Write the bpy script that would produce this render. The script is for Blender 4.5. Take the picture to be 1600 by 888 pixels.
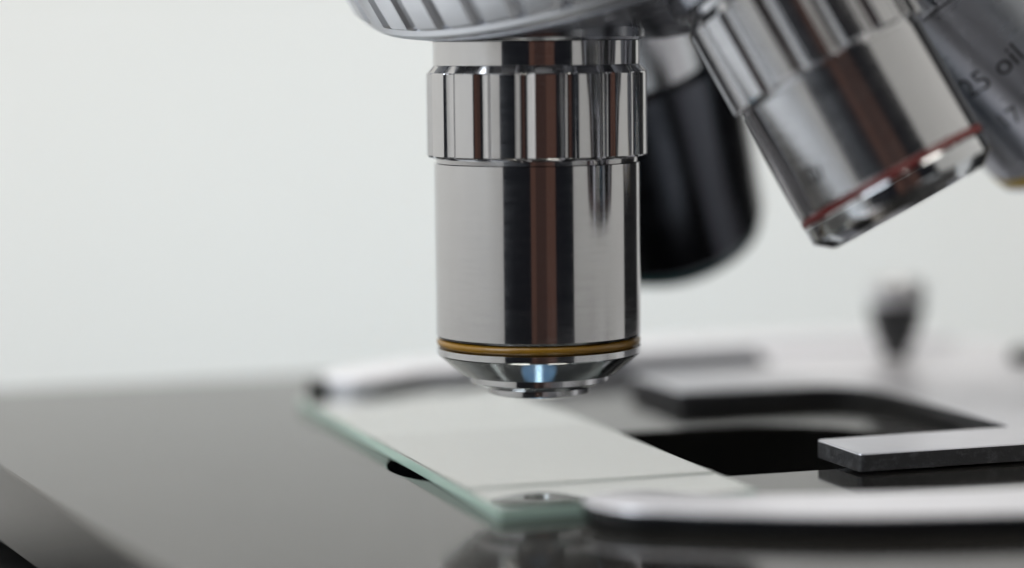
import bpy, bmesh, math, random
from mathutils import Vector, Matrix

random.seed(7)
S = 0.001                                   # every measure below is in millimetres
sc = bpy.context.scene
col = sc.collection
for o in list(bpy.data.objects):
    bpy.data.objects.remove(o)

# ------------------------------------------------------------------ camera
PITCH, ROLL = math.radians(5.44), math.radians(0.6)
cam_data = bpy.data.cameras.new('camera')
cam = bpy.data.objects.new('camera', cam_data)
col.objects.link(cam)
fw = Vector((0, math.cos(PITCH), -math.sin(PITCH)))
rt = fw.cross(Vector((0, 0, 1))).normalized()
up = rt.cross(fw)
r2 = rt * math.cos(ROLL) - up * math.sin(ROLL)
u2 = rt * math.sin(ROLL) + up * math.cos(ROLL)
M = Matrix((r2, u2, -fw)).transposed().to_4x4()
M.translation = Vector((-2.56, -252.0, 35.04)) * S
cam.matrix_world = M
cam_data.sensor_fit = 'HORIZONTAL'
cam_data.sensor_width = 36.0
cam_data.lens = 4033.0 / 1600.0 * 36.0
cam_data.clip_start = 0.005
cam_data.clip_end = 20.0
cam_data.dof.use_dof = True
cam_data.dof.focus_distance = 0.2465
cam_data.dof.aperture_fstop = 6.8
cam_data.dof.aperture_blades = 9
sc.camera = cam

# ------------------------------------------------------------------ world, lamps, exposure
world = bpy.data.worlds.new('World')
sc.world = world
world.use_nodes = True
world.node_tree.nodes['Background'].inputs[0].default_value = (0.012, 0.013, 0.016, 1)
world.node_tree.nodes['Background'].inputs[1].default_value = 1.0
sc.view_settings.view_transform = 'Standard'
sc.view_settings.look = 'None'
sc.view_settings.exposure = 0.0
sc.view_settings.gamma = 1.0
sc.view_settings.use_curve_mapping = False


def lamp(name, loc, target, sx, sy, power, color, spread=180.0):
    d = bpy.data.lights.new(name, 'AREA')
    d.shape = 'RECTANGLE'
    d.size, d.size_y = sx * S, sy * S
    d.energy = power
    d.color = color
    d.spread = math.radians(spread)
    o = bpy.data.objects.new(name, d)
    col.objects.link(o)
    o.location = Vector(loc) * S
    o.rotation_euler = (Vector(target) - Vector(loc)).to_track_quat('-Z', 'Y').to_euler()
    return o


for _p, _t, _w in (((0, 60, 430), (-60, 800, 60), 1.5), ((-120, 0, 430), (-800, 60, -150), 3.8), ((120, 0, 430), (800, 60, -150), 2.8)):
    lamp('wall_wash_lamp', _p, _t, 420, 260, _w, (1.0, 0.95, 0.87))  # added lamps above the scene, aimed to light the wall evenly
lamp('cool_wall_lamp', (-480, -340, 360), (-100, 800, -420), 380, 380, 2.4, (0.86, 0.93, 1.0))  # added cool lamp with no window behind it, tints the lower wall
lamp('low_wash_lamp', (-20, -60, 410), (-40, 800, -260), 300, 200, 0.26, (0.66, 0.87, 1.0), 50.0)  # added narrow cool beam that brightens the lower wall
for _x, _w, _p in ((-85, 90, 0.022), (60, 200, 0.024), (245, 170, 0.042)):
    lamp('brown_strip_lamp', (_x, -960, -40), (_x * 0.1, 0, -10), _w, 760, _p, (1.0, 0.47, 0.30))  # added dim strips that put the brown reflection in the chrome
_l = lamp('condenser_lamp', (0, 0, -19.2), (0, 0, 0), 9, 9, 0.00016, (0.30, 0.58, 1.0))
_l.data.shape = 'DISK'
lamp('tip_streak_lamp', (0, 1, -18.6), (0, 1, 0), 1.5, 9, 0.00016, (0.62, 0.82, 1.0))  # added strip lamp for the bright streak on the tip cone


# ------------------------------------------------------------------ materials
def new_mat(name):
    m = bpy.data.materials.new(name)
    m.use_nodes = True
    nt = m.node_tree
    return m, nt, nt.nodes['Principled BSDF']


def node(nt, kind, **kw):
    n = nt.nodes.new(kind)
    for k, v in kw.items():
        if k in n.inputs.keys():
            n.inputs[k].default_value = v
        else:
            setattr(n, k, v)
    return n


def mapped_noise(nt, scale, stretch=(1, 1, 1), detail=4.0, rough=0.55):
    tc = node(nt, 'ShaderNodeTexCoord')
    mp = node(nt, 'ShaderNodeMapping')
    mp.inputs['Scale'].default_value = stretch
    nt.links.new(tc.outputs['Object'], mp.inputs['Vector'])
    nz = node(nt, 'ShaderNodeTexNoise', Scale=scale, Detail=detail, Roughness=rough)
    nt.links.new(mp.outputs['Vector'], nz.inputs['Vector'])
    return nz


def ramp(nt, src, p0, c0, p1, c1):
    r = node(nt, 'ShaderNodeValToRGB')
    e = r.color_ramp.elements
    e[0].position, e[1].position = p0, p1
    e[0].color = c0 if len(c0) == 4 else (*c0, 1)
    e[1].color = c1 if len(c1) == 4 else (*c1, 1)
    nt.links.new(src, r.inputs['Fac'])
    return r


def rng(nt, src, a, b, lo, hi):
    r = node(nt, 'ShaderNodeMapRange')
    r.inputs['From Min'].default_value = a
    r.inputs['From Max'].default_value = b
    r.inputs['To Min'].default_value = lo
    r.inputs['To Max'].default_value = hi
    nt.links.new(src, r.inputs['Value'])
    return r.outputs['Result']


def bump(nt, bs, src, strength, dist_mm):
    b = node(nt, 'ShaderNodeBump', Strength=strength, Distance=dist_mm * S)
    nt.links.new(src, b.inputs['Height'])
    nt.links.new(b.outputs['Normal'], bs.inputs['Normal'])


def metal(name, colr, rough, wear=0.03, turned=False, bump_mm=0.0, metallic=1.0):
    m, nt, bs = new_mat(name)
    bs.inputs['Base Color'].default_value = (*colr, 1)
    bs.inputs['Metallic'].default_value = metallic
    nz = mapped_noise(nt, 260.0, (1, 1, 9 if turned else 1), 5)
    smear = mapped_noise(nt, 95.0, (1.0, 1.0, 0.6), 6, 0.65)
    add = node(nt, 'ShaderNodeMath', operation='ADD')
    nt.links.new(rng(nt, nz.outputs['Fac'], 0.3, 0.75, max(0.02, rough - wear), rough + wear), add.inputs[0])
    nt.links.new(rng(nt, smear.outputs['Fac'], 0.52, 0.72, 0.0, 0.05), add.inputs[1])
    nt.links.new(add.outputs[0], bs.inputs['Roughness'])
    rp = ramp(nt, smear.outputs['Fac'], 0.4, tuple(c * 1.0 for c in colr), 0.75, tuple(c * 0.93 for c in colr))
    nt.links.new(rp.outputs['Color'], bs.inputs['Base Color'])
    if turned:                               # fine turning marks run round the barrel and smear light lengthwise
        tg = node(nt, 'ShaderNodeTangent', direction_type='RADIAL', axis='Z')
        bs.inputs['Anisotropic'].default_value = 0.85
        bs.inputs['Anisotropic Rotation'].default_value = 0.25
        nt.links.new(tg.outputs['Tangent'], bs.inputs['Tangent'])
    if bump_mm:
        n2 = mapped_noise(nt, 700.0, (0.05, 0.05, 6) if turned else (1, 1, 1), 3)
        bump(nt, bs, n2.outputs['Fac'], 0.25, bump_mm)
    return m


def paint(name, colr, rough, spec=0.5, coat=0.0, spots=0.0, bump_mm=0.0, bscale=900.0):
    m, nt, bs = new_mat(name)
    nz = mapped_noise(nt, 120.0, (1, 1, 1), 6)
    c1 = tuple(min(1, c * (1 + spots)) for c in colr)
    c0 = tuple(c * (1 - spots) for c in colr)
    rp = ramp(nt, nz.outputs['Fac'], 0.35, c0, 0.7, c1)
    nt.links.new(rp.outputs['Color'], bs.inputs['Base Color'])
    bs.inputs['Specular IOR Level'].default_value = spec
    nt.links.new(rng(nt, nz.outputs['Fac'], 0.3, 0.75, rough * 0.85, rough * 1.2), bs.inputs['Roughness'])
    bs.inputs['Coat Weight'].default_value = coat
    if bump_mm:
        n2 = mapped_noise(nt, bscale, (1, 1, 1), 4)
        bump(nt, bs, n2.outputs['Fac'], 0.5, bump_mm)
    return m


CHROME = metal('polished_chrome', (0.52, 0.52, 0.535), 0.13, 0.03, True)
CHROME_SATIN = metal('turned_chrome', (0.58, 0.59, 0.61), 0.12, 0.03, True)
CHROME_BRUSHED = metal('brushed_chrome', (0.54, 0.54, 0.555), 0.17, 0.03, True)
CHROME_DULL = metal('dull_blued_chrome', (0.34, 0.355, 0.39), 0.30, 0.04, True)
ALU = metal('satin_aluminium', (0.70, 0.71, 0.74), 0.34, 0.05)
ALU_DARK = metal('dark_nosepiece_metal', (0.30, 0.31, 0.34), 0.24, 0.05)
AMBER = paint('amber_ring_paint', (0.24, 0.12, 0.004), 0.36, 0.5, 0.25, 0.25, 0.05)
RED = paint('red_ring_paint', (0.12, 0.006, 0.006), 0.4, 0.5, 0.2, 0.15)
YELLOW = paint('yellow_ring_paint', (0.45, 0.30, 0.02), 0.4, 0.5, 0.2, 0.15)
TEAL = paint('teal_ring_paint', (0.01, 0.06, 0.06), 0.4, 0.5, 0.2, 0.15)
BLACK = paint('black_barrel_paint', (0.012, 0.013, 0.015), 0.30, 0.5)
DARK_METAL = metal('dark_blued_barrel', (0.085, 0.09, 0.105), 0.22, 0.04)
FLAT_BLACK = paint('flat_black_lining', (0.003, 0.003, 0.003), 0.8, 0.15)
BLACK_ROUGH = paint('black_cast_paint', (0.016, 0.016, 0.018), 0.5, 0.4, 0, 0.2, 0.03)
ENGRAVE = paint('black_engraving_ink', (0.012, 0.012, 0.013), 0.6, 0.2)
HOLDER = metal('satin_holder_plate', (0.80, 0.805, 0.865), 0.34, 0.05, False, 0.004, 0.55)


def stage_mat():
    m, nt, bs = new_mat('black_stage_lacquer')
    nz = mapped_noise(nt, 55.0, (1, 1, 1), 7, 0.6)
    rp = ramp(nt, nz.outputs['Fac'], 0.3, (0.009, 0.009, 0.0085), 0.75, (0.018, 0.017, 0.016))
    nt.links.new(rp.outputs['Color'], bs.inputs['Base Color'])
    sm = mapped_noise(nt, 38.0, (1, 2.2, 1), 6, 0.65)
    nt.links.new(rng(nt, sm.outputs['Fac'], 0.3, 0.75, 0.04, 0.12), bs.inputs['Roughness'])
    bs.inputs['Specular IOR Level'].default_value = 0.30
    bs.inputs['Specular Tint'].default_value = (1.0, 0.965, 0.92, 1)
    n2 = mapped_noise(nt, 1500.0, (1, 1, 1), 3)
    bump(nt, bs, n2.outputs['Fac'], 0.25, 0.01)
    return m


STAGE = stage_mat()


def edge_mat():
    m, nt, bs = new_mat('worn_black_edge')
    nz = mapped_noise(nt, 850.0, (1, 1, 1.4), 6, 0.7)
    rp = ramp(nt, nz.outputs['Fac'], 0.50, (0.034, 0.034, 0.037), 0.76, (0.11, 0.113, 0.118))
    nt.links.new(rp.outputs['Color'], bs.inputs['Base Color'])
    nt.links.new(rng(nt, nz.outputs['Fac'], 0.3, 0.7, 0.3, 0.6), bs.inputs['Roughness'])
    bump(nt, bs, nz.outputs['Fac'], 0.7, 0.12)
    return m


EDGE = edge_mat()
PALE_SIDE = paint('painted_lit_side', (0.58, 0.59, 0.64), 0.4, 0.5)  # pale tone paints in light that the far clip's metal side would mirror


def glass_mat(name, tint, pale_share, rough, ior=1.52, coat=0.0):
    """greenish glass with a pale diffuse share painting in extra reflected brightness"""
    m, nt, bs = new_mat(name)
    bs.inputs['Base Color'].default_value = (*tint, 1)
    bs.inputs['Transmission Weight'].default_value = 1.0 - pale_share
    bs.inputs['IOR'].default_value = ior
    bs.inputs['Coat Weight'].default_value = coat
    bs.inputs['Coat Roughness'].default_value = rough * 0.6
    nz = mapped_noise(nt, 60.0, (1, 1, 1), 5)
    nt.links.new(rng(nt, nz.outputs['Fac'], 0.3, 0.75, rough * 0.8, rough * 1.3), bs.inputs['Roughness'])
    return m


GLASS = glass_mat('brightened_slide_glass', (0.86, 0.90, 0.86), 0.06, 0.03, 1.6, 1.0)
GLASS_EDGE = glass_mat('green_glass_edge', (0.66, 0.90, 0.80), 0.6, 0.12)
COVER = glass_mat('thin_cover_glass', (0.92, 0.93, 0.91), 0.04, 0.03, 1.55, 0.6)
LENS = glass_mat('lens_glass', (0.85, 0.9, 1.0), 0.0, 0.0)


def wall_mat():
    m, nt, bs = new_mat('matt_white_wall')
    nz = mapped_noise(nt, 3.0, (1, 1, 1), 4)
    rp = ramp(nt, nz.outputs['Fac'], 0.3, (0.79, 0.79, 0.78), 0.75, (0.82, 0.82, 0.81))
    nt.links.new(rp.outputs['Color'], bs.inputs['Base Color'])
    bs.inputs['Roughness'].default_value = 0.9
    bs.inputs['Specular IOR Level'].default_value = 0.2
    return m


WALL = wall_mat()
TABLE = paint('pale_table_laminate', (0.70, 0.74, 0.79), 0.5, 0.4, 0, 0.05)


# ------------------------------------------------------------------ mesh helpers (mm)
def link(name, verts, faces, mat, parent=None, sharp=28.0, mats=None, fmat=None):
    me = bpy.data.meshes.new(name)
    me.from_pydata([Vector(v) * S for v in verts], [], faces)
    me.update()
    bm = bmesh.new()
    bm.from_mesh(me)
    bmesh.ops.recalc_face_normals(bm, faces=bm.faces)
    bm.to_mesh(me)
    bm.free()
    for mm in (mats or [mat]):
        me.materials.append(mm)
    if fmat:
        me.polygons.foreach_set('material_index', fmat)
    if sharp is not None:
        me.polygons.foreach_set('use_smooth', [True] * len(me.polygons))
        me.set_sharp_from_angle(angle=math.radians(sharp))
    o = bpy.data.objects.new(name, me)
    col.objects.link(o)
    if parent is not None:
        o.parent = parent
    return o


def empty(name, loc=(0, 0, 0), parent=None):
    o = bpy.data.objects.new(name, None)
    col.objects.link(o)
    o.empty_display_size = 0.01
    o.location = Vector(loc) * S
    if parent is not None:
        o.parent = parent
    return o


def lathe(name, prof, mat, parent, segs=128, mod=None, closed=False, sharp=10.0):
    """prof: (r, z[, flute]) rows from the top down; mod(angle) is the depth of the flutes"""
    verts, faces = [], []
    rows = []
    for p in prof:
        r, z = p[0], p[1]
        k = p[2] if len(p) > 2 else 0.0
        if r < 1e-6:
            rows.append([len(verts)])
            verts.append((0, 0, z))
        else:
            idx = []
            for i in range(segs):
                a = 2 * math.pi * i / segs
                rr = r - (k * mod(a) if mod else 0)
                idx.append(len(verts))
                verts.append((rr * math.cos(a), rr * math.sin(a), z))
            rows.append(idx)
    pairs = list(zip(rows[:-1], rows[1:]))
    if closed:
        pairs.append((rows[-1], rows[0]))
    for A, B in pairs:
        for i in range(segs):
            j = (i + 1) % segs
            if len(A) == 1 and len(B) == 1:
                continue
            if len(A) == 1:
                faces.append((A[0], B[i], B[j]))
            elif len(B) == 1:
                faces.append((A[i], B[0], A[j]))
            else:
                faces.append((A[i], B[i], B[j], A[j]))
    return link(name, verts, faces, mat, parent, sharp)


def flutes(n, width_deg, depth, phase_deg=0.0, p=2.0):
    def f(a):
        t = (math.degrees(a) - phase_deg) % (360.0 / n)
        t = min(t, 360.0 / n - t) / (width_deg / 2)
        return depth * (1 - t ** p) if t < 1 else 0.0
    return f


def offset(loop, d):
    out = []
    n = len(loop)
    for i in range(n):
        p0, p1, p2 = Vector(loop[i - 1]), Vector(loop[i]), Vector(loop[(i + 1) % n])
        a, b = (p1 - p0).normalized(), (p2 - p1).normalized()
        na, nb = Vector((-a.y, a.x)), Vector((-b.y, b.x))
        m = (na + nb)
        m = m / max(0.3, m.dot(na)) if m.length > 1e-6 else na
        out.append((p1 + m * d)[:])
    return out


def area2(loop):
    return sum(loop[i - 1][0] * loop[i][1] - loop[i][0] * loop[i - 1][1] for i in range(len(loop)))


def plate(name, outer, holes, z0, z1, bev, mat, parent, side=None, bev2=None):
    """flat plate with holes and bevelled rims; the side faces may carry their own finish"""
    if area2(outer) < 0:
        outer = outer[::-1]
    loops = [outer] + [h if area2(h) < 0 else h[::-1] for h in holes]
    if bev2 is None:
        bev2 = bev
    bm = bmesh.new()
    levels = [(bev, z1), (bev * 0.3, z1 - bev * 0.3), (0, z1 - bev), (0, z0 + bev2), (bev2, z0)]
    top, bot = [], []
    for lp in loops:
        rings = []
        for d, z in levels:
            pts = offset(lp, d) if d else lp
            rings.append([bm.verts.new(Vector((x, y, z)) * S) for x, y in pts])
        n = len(lp)
        for k in range(len(rings) - 1):
            for i in range(n):
                j = (i + 1) % n
                f = bm.faces.new((rings[k][i], rings[k + 1][i], rings[k + 1][j], rings[k][j]))
                f.material_index = 1 if (side and k >= 2) else 0
        for i in range(n):
            j = (i + 1) % n
            top.append(bm.edges.get((rings[0][i], rings[0][j])))
            bot.append(bm.edges.get((rings[-1][i], rings[-1][j])))
    for ed in (top, bot):
        r = bmesh.ops.triangle_fill(bm, use_beauty=True, use_dissolve=False, edges=ed)
        for g in r['geom']:
            if isinstance(g, bmesh.types.BMFace):
                g.material_index = 0
    bmesh.ops.recalc_face_normals(bm, faces=bm.faces)
    me = bpy.data.meshes.new(name)
    bm.to_mesh(me)
    bm.free()
    me.materials.append(mat)
    if side:
        me.materials.append(side)
    me.polygons.foreach_set('use_smooth', [abs(p.normal.z) < 0.9999 for p in me.polygons])
    me.set_sharp_from_angle(angle=math.radians(20))
    o = bpy.data.objects.new(name, me)
    col.objects.link(o)
    o.parent = parent
    return o


def round_poly(pts, rad, n=7):
    """round the corners of a polygon; rad is one number or one for each corner"""
    out = []
    m = len(pts)
    for i in range(m):
        r = rad[i] if isinstance(rad, (list, tuple)) else rad
        p0, p1, p2 = Vector(pts[i - 1]), Vector(pts[i]), Vector(pts[(i + 1) % m])
        if r <= 0:
            out.append(p1[:])
            continue
        a, b = (p0 - p1).normalized(), (p2 - p1).normalized()
        ang = a.angle(b)
        t = min(r / math.tan(ang / 2), (p0 - p1).length * 0.49, (p2 - p1).length * 0.49)
        s, e = p1 + a * t, p1 + b * t
        for k in range(n + 1):
            w = k / n
            out.append(((1 - w) ** 2 * s + 2 * w * (1 - w) * p1 + w * w * e)[:])
    return out


def spline(pts, n=6):
    out = []
    for i in range(len(pts) - 1):
        p0 = Vector(pts[max(i - 1, 0)])
        p1, p2 = Vector(pts[i]), Vector(pts[i + 1])
        p3 = Vector(pts[min(i + 2, len(pts) - 1)])
        for k in range(n):
            t = k / n
            out.append((0.5 * (2 * p1 + (p2 - p0) * t + (2 * p0 - 5 * p1 + 4 * p2 - p3) * t * t + (3 * p1 - p0 - 3 * p2 + p3) * t ** 3))[:])
    out.append(tuple(pts[-1]))
    return out


def tag(o, label=None, cat=None, group=None, kind=None):
    for k, v in (('label', label), ('category', cat), ('group', group), ('kind', kind)):
        if v:
            o[k] = v
    return o


def text_on_barrel(body, size, r, ang, z, parent, mat, name='engraving'):
    """flat print wrapped round a barrel of radius r; its middle faces the angle ang, its top the nosepiece"""
    cu = bpy.data.curves.new('print', 'FONT')
    cu.body = body
    cu.size = size
    cu.align_x = 'CENTER'
    cu.align_y = 'CENTER'
    cu.resolution_u = 4
    to = bpy.data.objects.new('print', cu)
    col.objects.link(to)
    dg = bpy.context.evaluated_depsgraph_get()
    me = bpy.data.meshes.new_from_object(to.evaluated_get(dg))
    bpy.data.objects.remove(to)
    bm = bmesh.new()
    bm.from_mesh(me)
    bmesh.ops.triangulate(bm, faces=bm.faces)
    bmesh.ops.subdivide_edges(bm, edges=[e for e in bm.edges if e.calc_length() > 0.5], cuts=2)
    for v in bm.verts:
        a = ang + v.co.x / r
        v.co = Vector(((r + 0.03) * math.cos(a), (r + 0.03) * math.sin(a), z + v.co.y)) * S
    bm.to_mesh(me)
    bm.free()
    me.name = name
    me.materials.clear()
    me.materials.append(mat)
    o = bpy.data.objects.new(name, me)
    col.objects.link(o)
    o.parent = parent
    return o


# ------------------------------------------------------------------ the setting: wall and table
TABLE_Z = -165.0


def arc_wall():
    R, t = 800.0, 12.0
    a0, a1 = math.radians(-90 + 39.5), math.radians(270 - 38.5)
    n = 96
    verts, faces = [], []
    for i in range(n + 1):
        a = a0 + (a1 - a0) * i / n
        for r in (R, R + t):
            for z in (TABLE_Z, 1000.0):
                verts.append((r * math.cos(a), r * math.sin(a), z))
    for i in range(n):
        b, c = 4 * i, 4 * i + 4
        faces += [(b, b + 1, c + 1, c), (b + 2, c + 2, c + 3, b + 3), (b + 1, b + 3, c + 3, c + 1), (b, c, c + 2, b + 2)]
    faces += [(0, 2, 3, 1), (4 * n, 4 * n + 1, 4 * n + 3, 4 * n + 2)]
    return link('wall', verts, faces, WALL, None, 30)


tag(arc_wall(), kind='structure')
tbl = plate('table', round_poly([(-520, -520), (520, -520), (560, 500), (-560, 500)], 20), [], TABLE_Z - 25, TABLE_Z, 1.5, TABLE, None)
tag(tbl, kind='structure')

# ------------------------------------------------------------------ the microscope
scope = empty('microscope', (95, 66, TABLE_Z))
tag(scope, 'microscope with chrome objectives on a turning nosepiece above a black stage', 'microscope')
INV = Matrix.Translation(-Vector((95, 66, TABLE_Z)) * S)


def part(name, mat4=None):
    """an Empty for a part of the microscope, placed in world millimetres"""
    e = empty(name, (0, 0, 0), scope)
    e.matrix_parent_inverse = INV.copy()
    if mat4 is not None:
        e.matrix_basis = mat4
    return e


YAW = math.radians(18.0)
STAGE_M = Matrix.Rotation(YAW, 4, 'Z')
ZS = -6.2                                    # top of the stage; z = 0 is the tip of the objective in use

# stage -----------------------------------------------------------------
stage = part('stage', STAGE_M)


def stadium(u0, u1, v, r, n=24):
    pts = []
    for i in range(n + 1):
        a = math.pi / 2 + math.pi * i / n
        pts.append((u0 + r * math.cos(a), v + r * math.sin(a)))
    for i in range(n + 1):
        a = -math.pi / 2 + math.pi * i / n
        pts.append((u1 + r * math.cos(a), v + r * math.sin(a)))
    return pts


st_out = round_poly([(-40.5, -88), (78, -88), (78, 71.3), (-56.5, 71.3)], [5, 5, 5, 5])
plate('stage_plate', st_out, [stadium(-1.4, 24.5, -2.3, 14.3)], ZS - 7.8, ZS, 0.28, STAGE, stage)
low_out = round_poly([(-44, -80), (74, -80), (74, 66), (-58, 66)], 4)
plate('lower_carriage', low_out, [stadium(-1.4, 24.5, -2.3, 16.5)], ZS - 18.0, ZS - 10.4, 0.5, FLAT_BLACK, stage)
plate('carriage_guide', round_poly([(-30, -60), (66, -60), (66, 56), (-30, 56)], 3), [stadium(-1.4, 24.5, -2.3, 17.5)], ZS - 10.42, ZS - 7.78, 0.2, FLAT_BLACK, stage)

# condenser under the opening --------------------------------------------
cond = part('condenser', Matrix.Translation(Vector((0, 0, ZS - 20)) * S))
lathe('condenser_barrel', [(5.2, 6.0), (12.5, 4.0), (13.0, 3.4), (13.0, -14), (17, -14.5), (17, -30), (5.2, -30)], FLAT_BLACK, cond, 64, closed=True)
lathe('condenser_lens', [(0, 7.6), (2, 7.4), (4, 6.7), (5.15, 6.0), (5.15, 2.0), (0, 2.0)], LENS, cond, 48)

# slide holder ------------------------------------------------------------
holder = part('slide_holder', STAGE_M)
ZB = ZS + 0.22
fork = round_poly([(24.8, -20.6), (80, -20.6), (80, 58), (48, 58), (44, 42), (25.2, 42), (25.2, 25.6), (46.5, 25.0), (46.5, -10.6), (24.8, -10.9)],
                  [0.7, 4, 5, 4, 6, 1.0, 1.0, 8.0, 1.2, 0.7])
plate('holder_plate', fork, [], ZB, ZB + 1.75, 0.13, HOLDER, holder, EDGE, 0.06)
inner = spline([(-4.8, -30.9), (-2.0, -31.3), (1.2, -33.3), (5.6, -36.0), (14.5, -38.8), (31, -42.2), (50, -43.0), (74, -40)])
outer = spline([(74, -52), (50, -54.5), (34, -53.8), (24.6, -52.1), (11.7, -48.6), (2.3, -44.0), (-1.8, -41.5), (-5.6, -38.8), (-7.3, -35.5), (-7.0, -32.2)])
near_arm = inner + outer
plate('clip_arm', near_arm, [], ZB, ZB + 1.75, 0.25, HOLDER, holder, BLACK)  # black side paints in the dark room its metal would mirror
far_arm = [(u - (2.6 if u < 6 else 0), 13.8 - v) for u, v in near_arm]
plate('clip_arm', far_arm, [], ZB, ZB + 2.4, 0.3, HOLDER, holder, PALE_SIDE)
pad = lathe('tip_pad', [(0, 2.3), (1.0, 2.3), (1.2, 2.1), (1.2, 0), (0, 0)], BLACK, holder, 32)
pad.location = Vector((-10.9, 47.2, ZB)) * S
scr = lathe('thumb_screw', [(0, 6.6), (2.7, 6.6), (3.3, 6.4), (3.4, 5.8), (3.3, 5.4, 1), (2.3, 2.0, 1), (1.6, 1.0), (1.6, 0.0), (0, 0)],
            BLACK, holder, 96, flutes(24, 9, 0.2))
scr.location = Vector((61, 44.5, ZB + 1.75)) * S
cap = lathe('screw_cap', [(0, 3.1), (2.4, 3.0), (3.3, 2.5), (3.6, 1.6), (3.6, 0.3), (3.3, 0.0), (0, 0.0)], ALU, holder, 48)
cap.location = Vector((61, 44.5, ZB + 1.75 + 6.6)) * S
sc2 = lathe('screw_head', [(0, 1.6), (2.9, 1.6), (3.3, 1.2), (3.3, 0.0), (0, 0)], BLACK, holder, 48)
sc2.location = Vector((74.5, 34, ZB + 1.75)) * S

# nosepiece ----------------------------------------------------------------
ZSEAT = 34.85
LEN = 47.4
APEX = Vector((0, 0, ZSEAT + LEN))
D1 = Vector((0, 0, -1))
D2 = Vector((0.547, -0.165, -1)).normalized()
D3 = Vector((1.0, 0.35, -1)).normalized()
D4 = Vector((0.225, 0.63, -1)).normalized()
MM = Matrix((D1, D2, D3))
AX = (MM.inverted() @ Vector((1, 1, 1))).normalized()
TH = AX.angle(D1)


def frame(origin, axis_down, face=Vector((0, -1, 0))):
    """local -Z runs down the axis, local -Y looks towards the camera side"""
    z = -axis_down
    y = (-face - z * (-face).dot(z)).normalized()
    x = y.cross(z)
    m = Matrix((x, y, z)).transposed().to_4x4()
    m.translation = Vector(origin) * S
    return m


nose = part('nosepiece', frame(APEX, AX))
ct, st_ = math.cos(TH), math.sin(TH)


def cone(u, w=0.0):
    """point of the seat cone: u outwards along the cone, w outwards along its normal -> (r, z)"""
    return (LEN * st_ + u * ct + w * st_, -(LEN * ct - u * st_ + w * ct))


U1 = 11.6
r1, z1 = cone(U1)
lathe('seat_cone', [(r1 - 0.3, z1 + 6), cone(U1), cone(9), cone(0), cone(-10), cone(-16), (1.6, cone(-17.2)[1] - 0.2), (0, cone(-17.2)[1] - 0.25)], ALU_DARK, nose, 160)
lathe('bevel_ring', [(r1 + 0.1, z1 + 0.2), (r1 + 0.9, z1 + 0.5), (r1 + 1.4, z1 + 1.1), (r1 + 1.45, z1 + 1.7), (r1 - 3, z1 + 1.7), (r1 - 3, z1 + 0.4)], ALU, nose, 160, closed=True)
NF = 44
lathe('grip_ring', [(r1 - 2, z1 + 1.72), (r1 + 1.5, z1 + 1.72, 0.8), (r1 + 2.0, z1 + 2.1, 1), (r1 + 2.9, z1 + 7.5, 1), (r1 + 3.1, z1 + 13, 1), (r1 + 2.6, z1 + 13.7, 0.6), (r1 - 2, z1 + 13.7)],
      ALU, nose, NF * 16, flutes(NF, 3.0, 0.8, 1.0), closed=True)
lathe('turret_disc', [(0, z1 + 20), (r1 - 1, z1 + 20), (r1 + 1.5, z1 + 18.5), (r1 + 1.5, z1 + 13.72), (0, z1 + 13.72)], ALU_DARK, nose, 96)


def seat(d, r, shift=(0, 0, 0)):
    s = lathe('seat_ring', [(r, 2.6), (r, 0.25), (r - 0.2, 0.0), (r - 2.5, 0.0), (r - 2.5, 2.6)], ALU_DARK, nose, 96, closed=True)
    m = frame(APEX + d * LEN + Vector(shift), d)
    base = frame(APEX, AX)
    s.matrix_basis = base.inverted() @ m
    return s


for d in (D1, D3, D4):
    seat(d, 10.6)
seat(D2, 10.2, (-0.63, -6.1, -0.15))


# objectives ---------------------------------------------------------------
def objective(d, label, shift=(0, 0, 0), size=1.0):
    o = part('objective', frame(APEX + d * LEN + Vector(shift), d) @ Matrix.Scale(size, 4))
    o['label'] = label
    return o


NK = 16


def knurl(o, r, zt, zb, rneck, phase, mat=None):
    f = flutes(NK, 10.0, 0.50, phase, 2.0)
    return lathe('knurled_collar', [(rneck - 1.0, zt + 0.75), (rneck, zt + 0.75), (r - 0.06, zt + 0.06, 0.7), (r, zt - 0.05, 1), (r, zb + 0.25, 1), (r - 0.1, zb + 0.1, 0.95), (rneck + 0.02, zb - 0.06, 0.3), (rneck - 0.18, zb - 0.1), (rneck - 0.22, zb - 0.5), (rneck - 1.0, zb - 0.5)],
                 mat or CHROME, o, NK * 36, f, closed=True, sharp=12)


def zl(y):                                   # world height -> height below the seat of the objective in use
    return y - ZSEAT


# the one in use, with its stepped tip
o1 = objective(D1, 'upright chrome objective with an amber ring, its stepped tip over the glass slide')
lathe('neck', [(8.5, -0.06), (10.0, -0.06), (10.06, -0.12), (10.06, -2.36), (8.5, -2.36)], CHROME, o1, 160, closed=True)
knurl(o1, 10.75, zl(31.7), zl(23.55), 10.06, -90 - 6.5)
lathe('barrel', [(8.5, zl(22.98)), (10.06, zl(22.98)), (10.06, zl(6.25)), (9.98, zl(6.05)), (9.6, zl(5.97)), (8.5, zl(5.97))], CHROME, o1, 192, closed=True)
lathe('colour_ring', [(8.6, zl(5.95))] + [(9.62 + 0.40 * math.sin(math.pi * k / 8), zl(5.53) + 0.41 * math.cos(math.pi * k / 8)) for k in range(9)] + [(8.6, zl(5.1))], AMBER, o1, 160, closed=True, sharp=40)
lathe('front_cap', [(8.6, zl(5.08)), (9.75, zl(5.08)), (10.0, zl(5.0)), (10.0, zl(4.40)), (9.93, zl(4.28)), (7.6, zl(2.34)), (7.5, zl(2.28)), (6.7, zl(2.24)), (6.0, zl(2.24)), (6.0, zl(4.0)), (8.6, zl(4.0))], CHROME_SATIN, o1, 160, closed=True)
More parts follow.
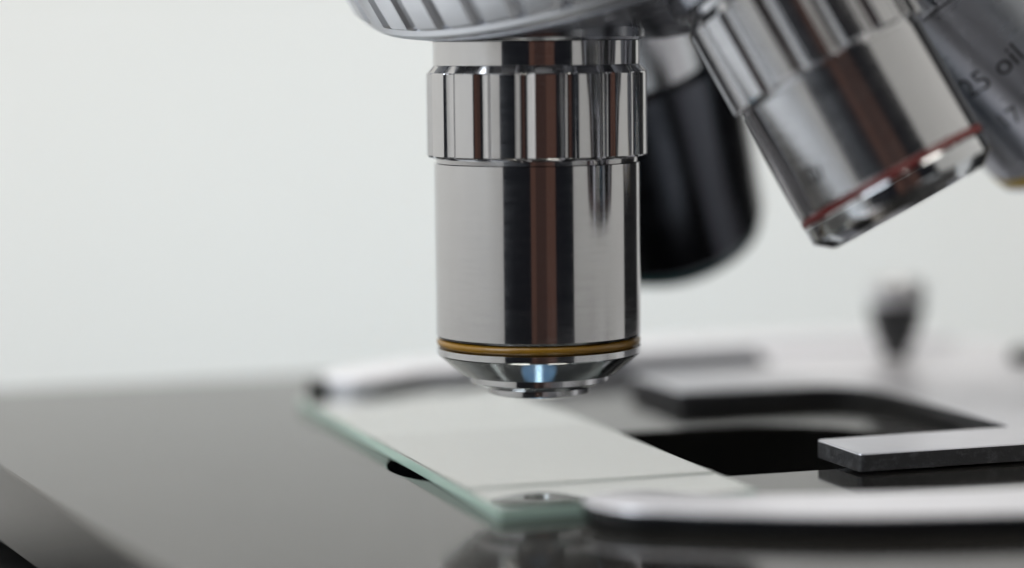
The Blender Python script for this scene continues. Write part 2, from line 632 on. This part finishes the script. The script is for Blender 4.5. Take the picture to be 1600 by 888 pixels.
lathe('tip_step', [(5.9, zl(2.6)), (6.75, zl(2.28)), (6.75, zl(1.62)), (6.68, zl(1.54)), (5.25, zl(1.02)), (4.5, zl(0.98)), (4.5, zl(2.6))], CHROME_SATIN, o1, 128, closed=True)
lathe('tip_nose', [(4.4, zl(1.6)), (5.0, zl(1.04)), (5.0, zl(0.46)), (4.94, zl(0.40)), (3.15, zl(0.02)), (3.0, zl(0.0)), (1.7, zl(0.0)), (1.5, zl(0.5)), (1.5, zl(1.6))], CHROME_SATIN, o1, 128, closed=True)
lathe('front_lens', [(1.52, zl(1.2)), (1.52, zl(0.42)), (0.8, zl(0.30)), (0, zl(0.26))], LENS, o1, 48)

# the short one with the red ring
o2 = objective(D2, 'tilted chrome objective with a thin red ring and a short flat end', (-0.63, -6.1, -0.15), 0.975)
lathe('neck', [(8.2, 1.2), (9.5, 1.2), (9.5, -0.86), (8.2, -0.86)], CHROME, o2, 128, closed=True)
knurl(o2, 10.0, -1.7, -10.3, 9.5, -90 + 4.0, CHROME_BRUSHED)
lathe('barrel', [(8.2, -10.85), (9.5, -10.85), (9.5, -21.85), (9.4, -22.0), (8.2, -22.0)], CHROME_BRUSHED, o2, 160, closed=True)
lathe('colour_ring', [(8.2, -22.03), (9.45, -22.03), (9.52, -22.12), (9.52, -22.6), (9.45, -22.7), (8.2, -22.7)], RED, o2, 128, closed=True)
lathe('front_cap', [(8.2, -22.78), (9.45, -22.78), (9.5, -22.9), (9.5, -24.3), (9.4, -24.5), (8.1, -25.55), (7.9, -25.65), (7.3, -25.6), (7.0, -25.1), (4.2, -24.9), (4.0, -24.4), (4.0, -23.6), (8.2, -23.6)], CHROME_SATIN, o2, 128, closed=True)
lathe('front_lens', [(4.05, -23.6), (4.05, -24.2), (2.5, -24.5), (0, -24.65)], LENS, o2, 48)
text_on_barrel('10/', 2.4, 9.5, math.radians(-90 - 47), -19.0, o2, ENGRAVE)

# the oil objective at the edge of the picture
o3 = objective(D3, 'steeply tilted dark chrome objective engraved 25 oil, partly hidden behind the red ringed one')
lathe('neck', [(8.5, 1.2), (10.0, 1.2), (10.0, -2.2), (8.5, -2.2)], CHROME, o3, 128, closed=True)
knurl(o3, 10.7, -2.95, -11.6, 10.0, -90, CHROME_DULL)
lathe('barrel', [(8.5, -12.15), (10.0, -12.15), (10.0, -32.9), (9.9, -33.1), (8.5, -33.1)], CHROME_DULL, o3, 160, closed=True)
lathe('colour_ring', [(8.5, -33.15), (9.95, -33.15), (10.0, -33.3), (10.0, -34.2), (9.9, -34.4), (8.5, -34.4)], YELLOW, o3, 128, closed=True)
lathe('front_cap', [(8.5, -34.45), (9.9, -34.45), (9.9, -35.0), (7.0, -36.6), (5.0, -36.8), (4.8, -38.0), (2.6, -38.6), (1.4, -38.6), (1.4, -37.6), (8.5, -35.5)], CHROME_SATIN, o3, 128, closed=True)
text_on_barrel('25 oil', 3.3, 10.0, math.radians(-113), -21.0, o3, ENGRAVE)
text_on_barrel('17', 2.8, 10.0, math.radians(-124), -26.2, o3, ENGRAVE)

# the black one behind
o4 = objective(D4, 'black barrelled objective leaning away behind the amber ringed one')
lathe('neck', [(8.5, 1.2), (10.2, 1.2), (10.2, -10.5), (8.5, -10.5)], CHROME_SATIN, o4, 128, closed=True)
lathe('barrel', [(8.5, -10.55), (10.9, -10.55), (11.1, -10.9), (11.1, -34.0), (10.9, -34.4), (8.5, -34.4)], DARK_METAL, o4, 128, closed=True)
lathe('colour_ring', [(8.5, -34.45), (10.55, -34.45), (10.6, -34.7), (10.6, -35.8), (10.4, -36.0), (8.5, -36.0)], TEAL, o4, 128, closed=True)
lathe('front_cap', [(8.5, -36.05), (10.2, -36.05), (8.6, -37.5), (5.0, -37.8), (4.6, -38.6), (2.6, -39.0), (1.4, -39.0), (1.4, -38.0), (8.5, -37.0)], BLACK, o4, 96, closed=True)

# arm, head and foot, out of the picture to the right -------------------------
body = part('stand', Matrix.Translation(Vector((95, 66, 0)) * S) @ Matrix.Rotation(math.radians(37), 4, 'Z'))
foot = round_poly([(-150, -62), (52, -62), (52, 62), (-150, 62)], [20, 14, 14, 20])
plate('foot', foot, [], TABLE_Z, TABLE_Z + 34, 4, BLACK_ROUGH, body)
colm = round_poly([(-4, -38), (34, -38), (34, 38), (-4, 38)], 10)
plate('column', colm, [], TABLE_Z + 33.9, 150, 2, BLACK_ROUGH, body)
head = round_poly([(-128, -24), (34, -24), (34, 24), (-128, 24)], [20, 8, 8, 20])
plate('head', head, [], 102, 149.5, 4, BLACK_ROUGH, body)
plate('stage_bracket', round_poly([(-70, -17), (0, -17), (0, 17), (-70, 17)], 4), [], ZS - 34, ZS - 17.9, 1, BLACK_ROUGH, body)

# ------------------------------------------------------------------ the glass slide
slide = empty('glass_slide', (0, 0, ZS + 0.02))
slide.rotation_euler = (0, 0, YAW)
tag(slide, 'pale glass slide with green edges lying across the stage opening', 'glass slide')
plate('glass', round_poly([(-14.0, -30.4), (10.2, -30.4), (10.2, 43.9), (-14.0, 43.9)], 0.5, 3), [], 0.0, 1.1, 0.08, GLASS, slide, GLASS_EDGE)
plate('cover_slip', round_poly([(-13.9, -21.0), (10.1, -20.6), (10.1, 13.0), (-13.9, 12.6)], 0.15, 2), [], 1.104, 1.18, 0.03, COVER, slide, GLASS_EDGE)
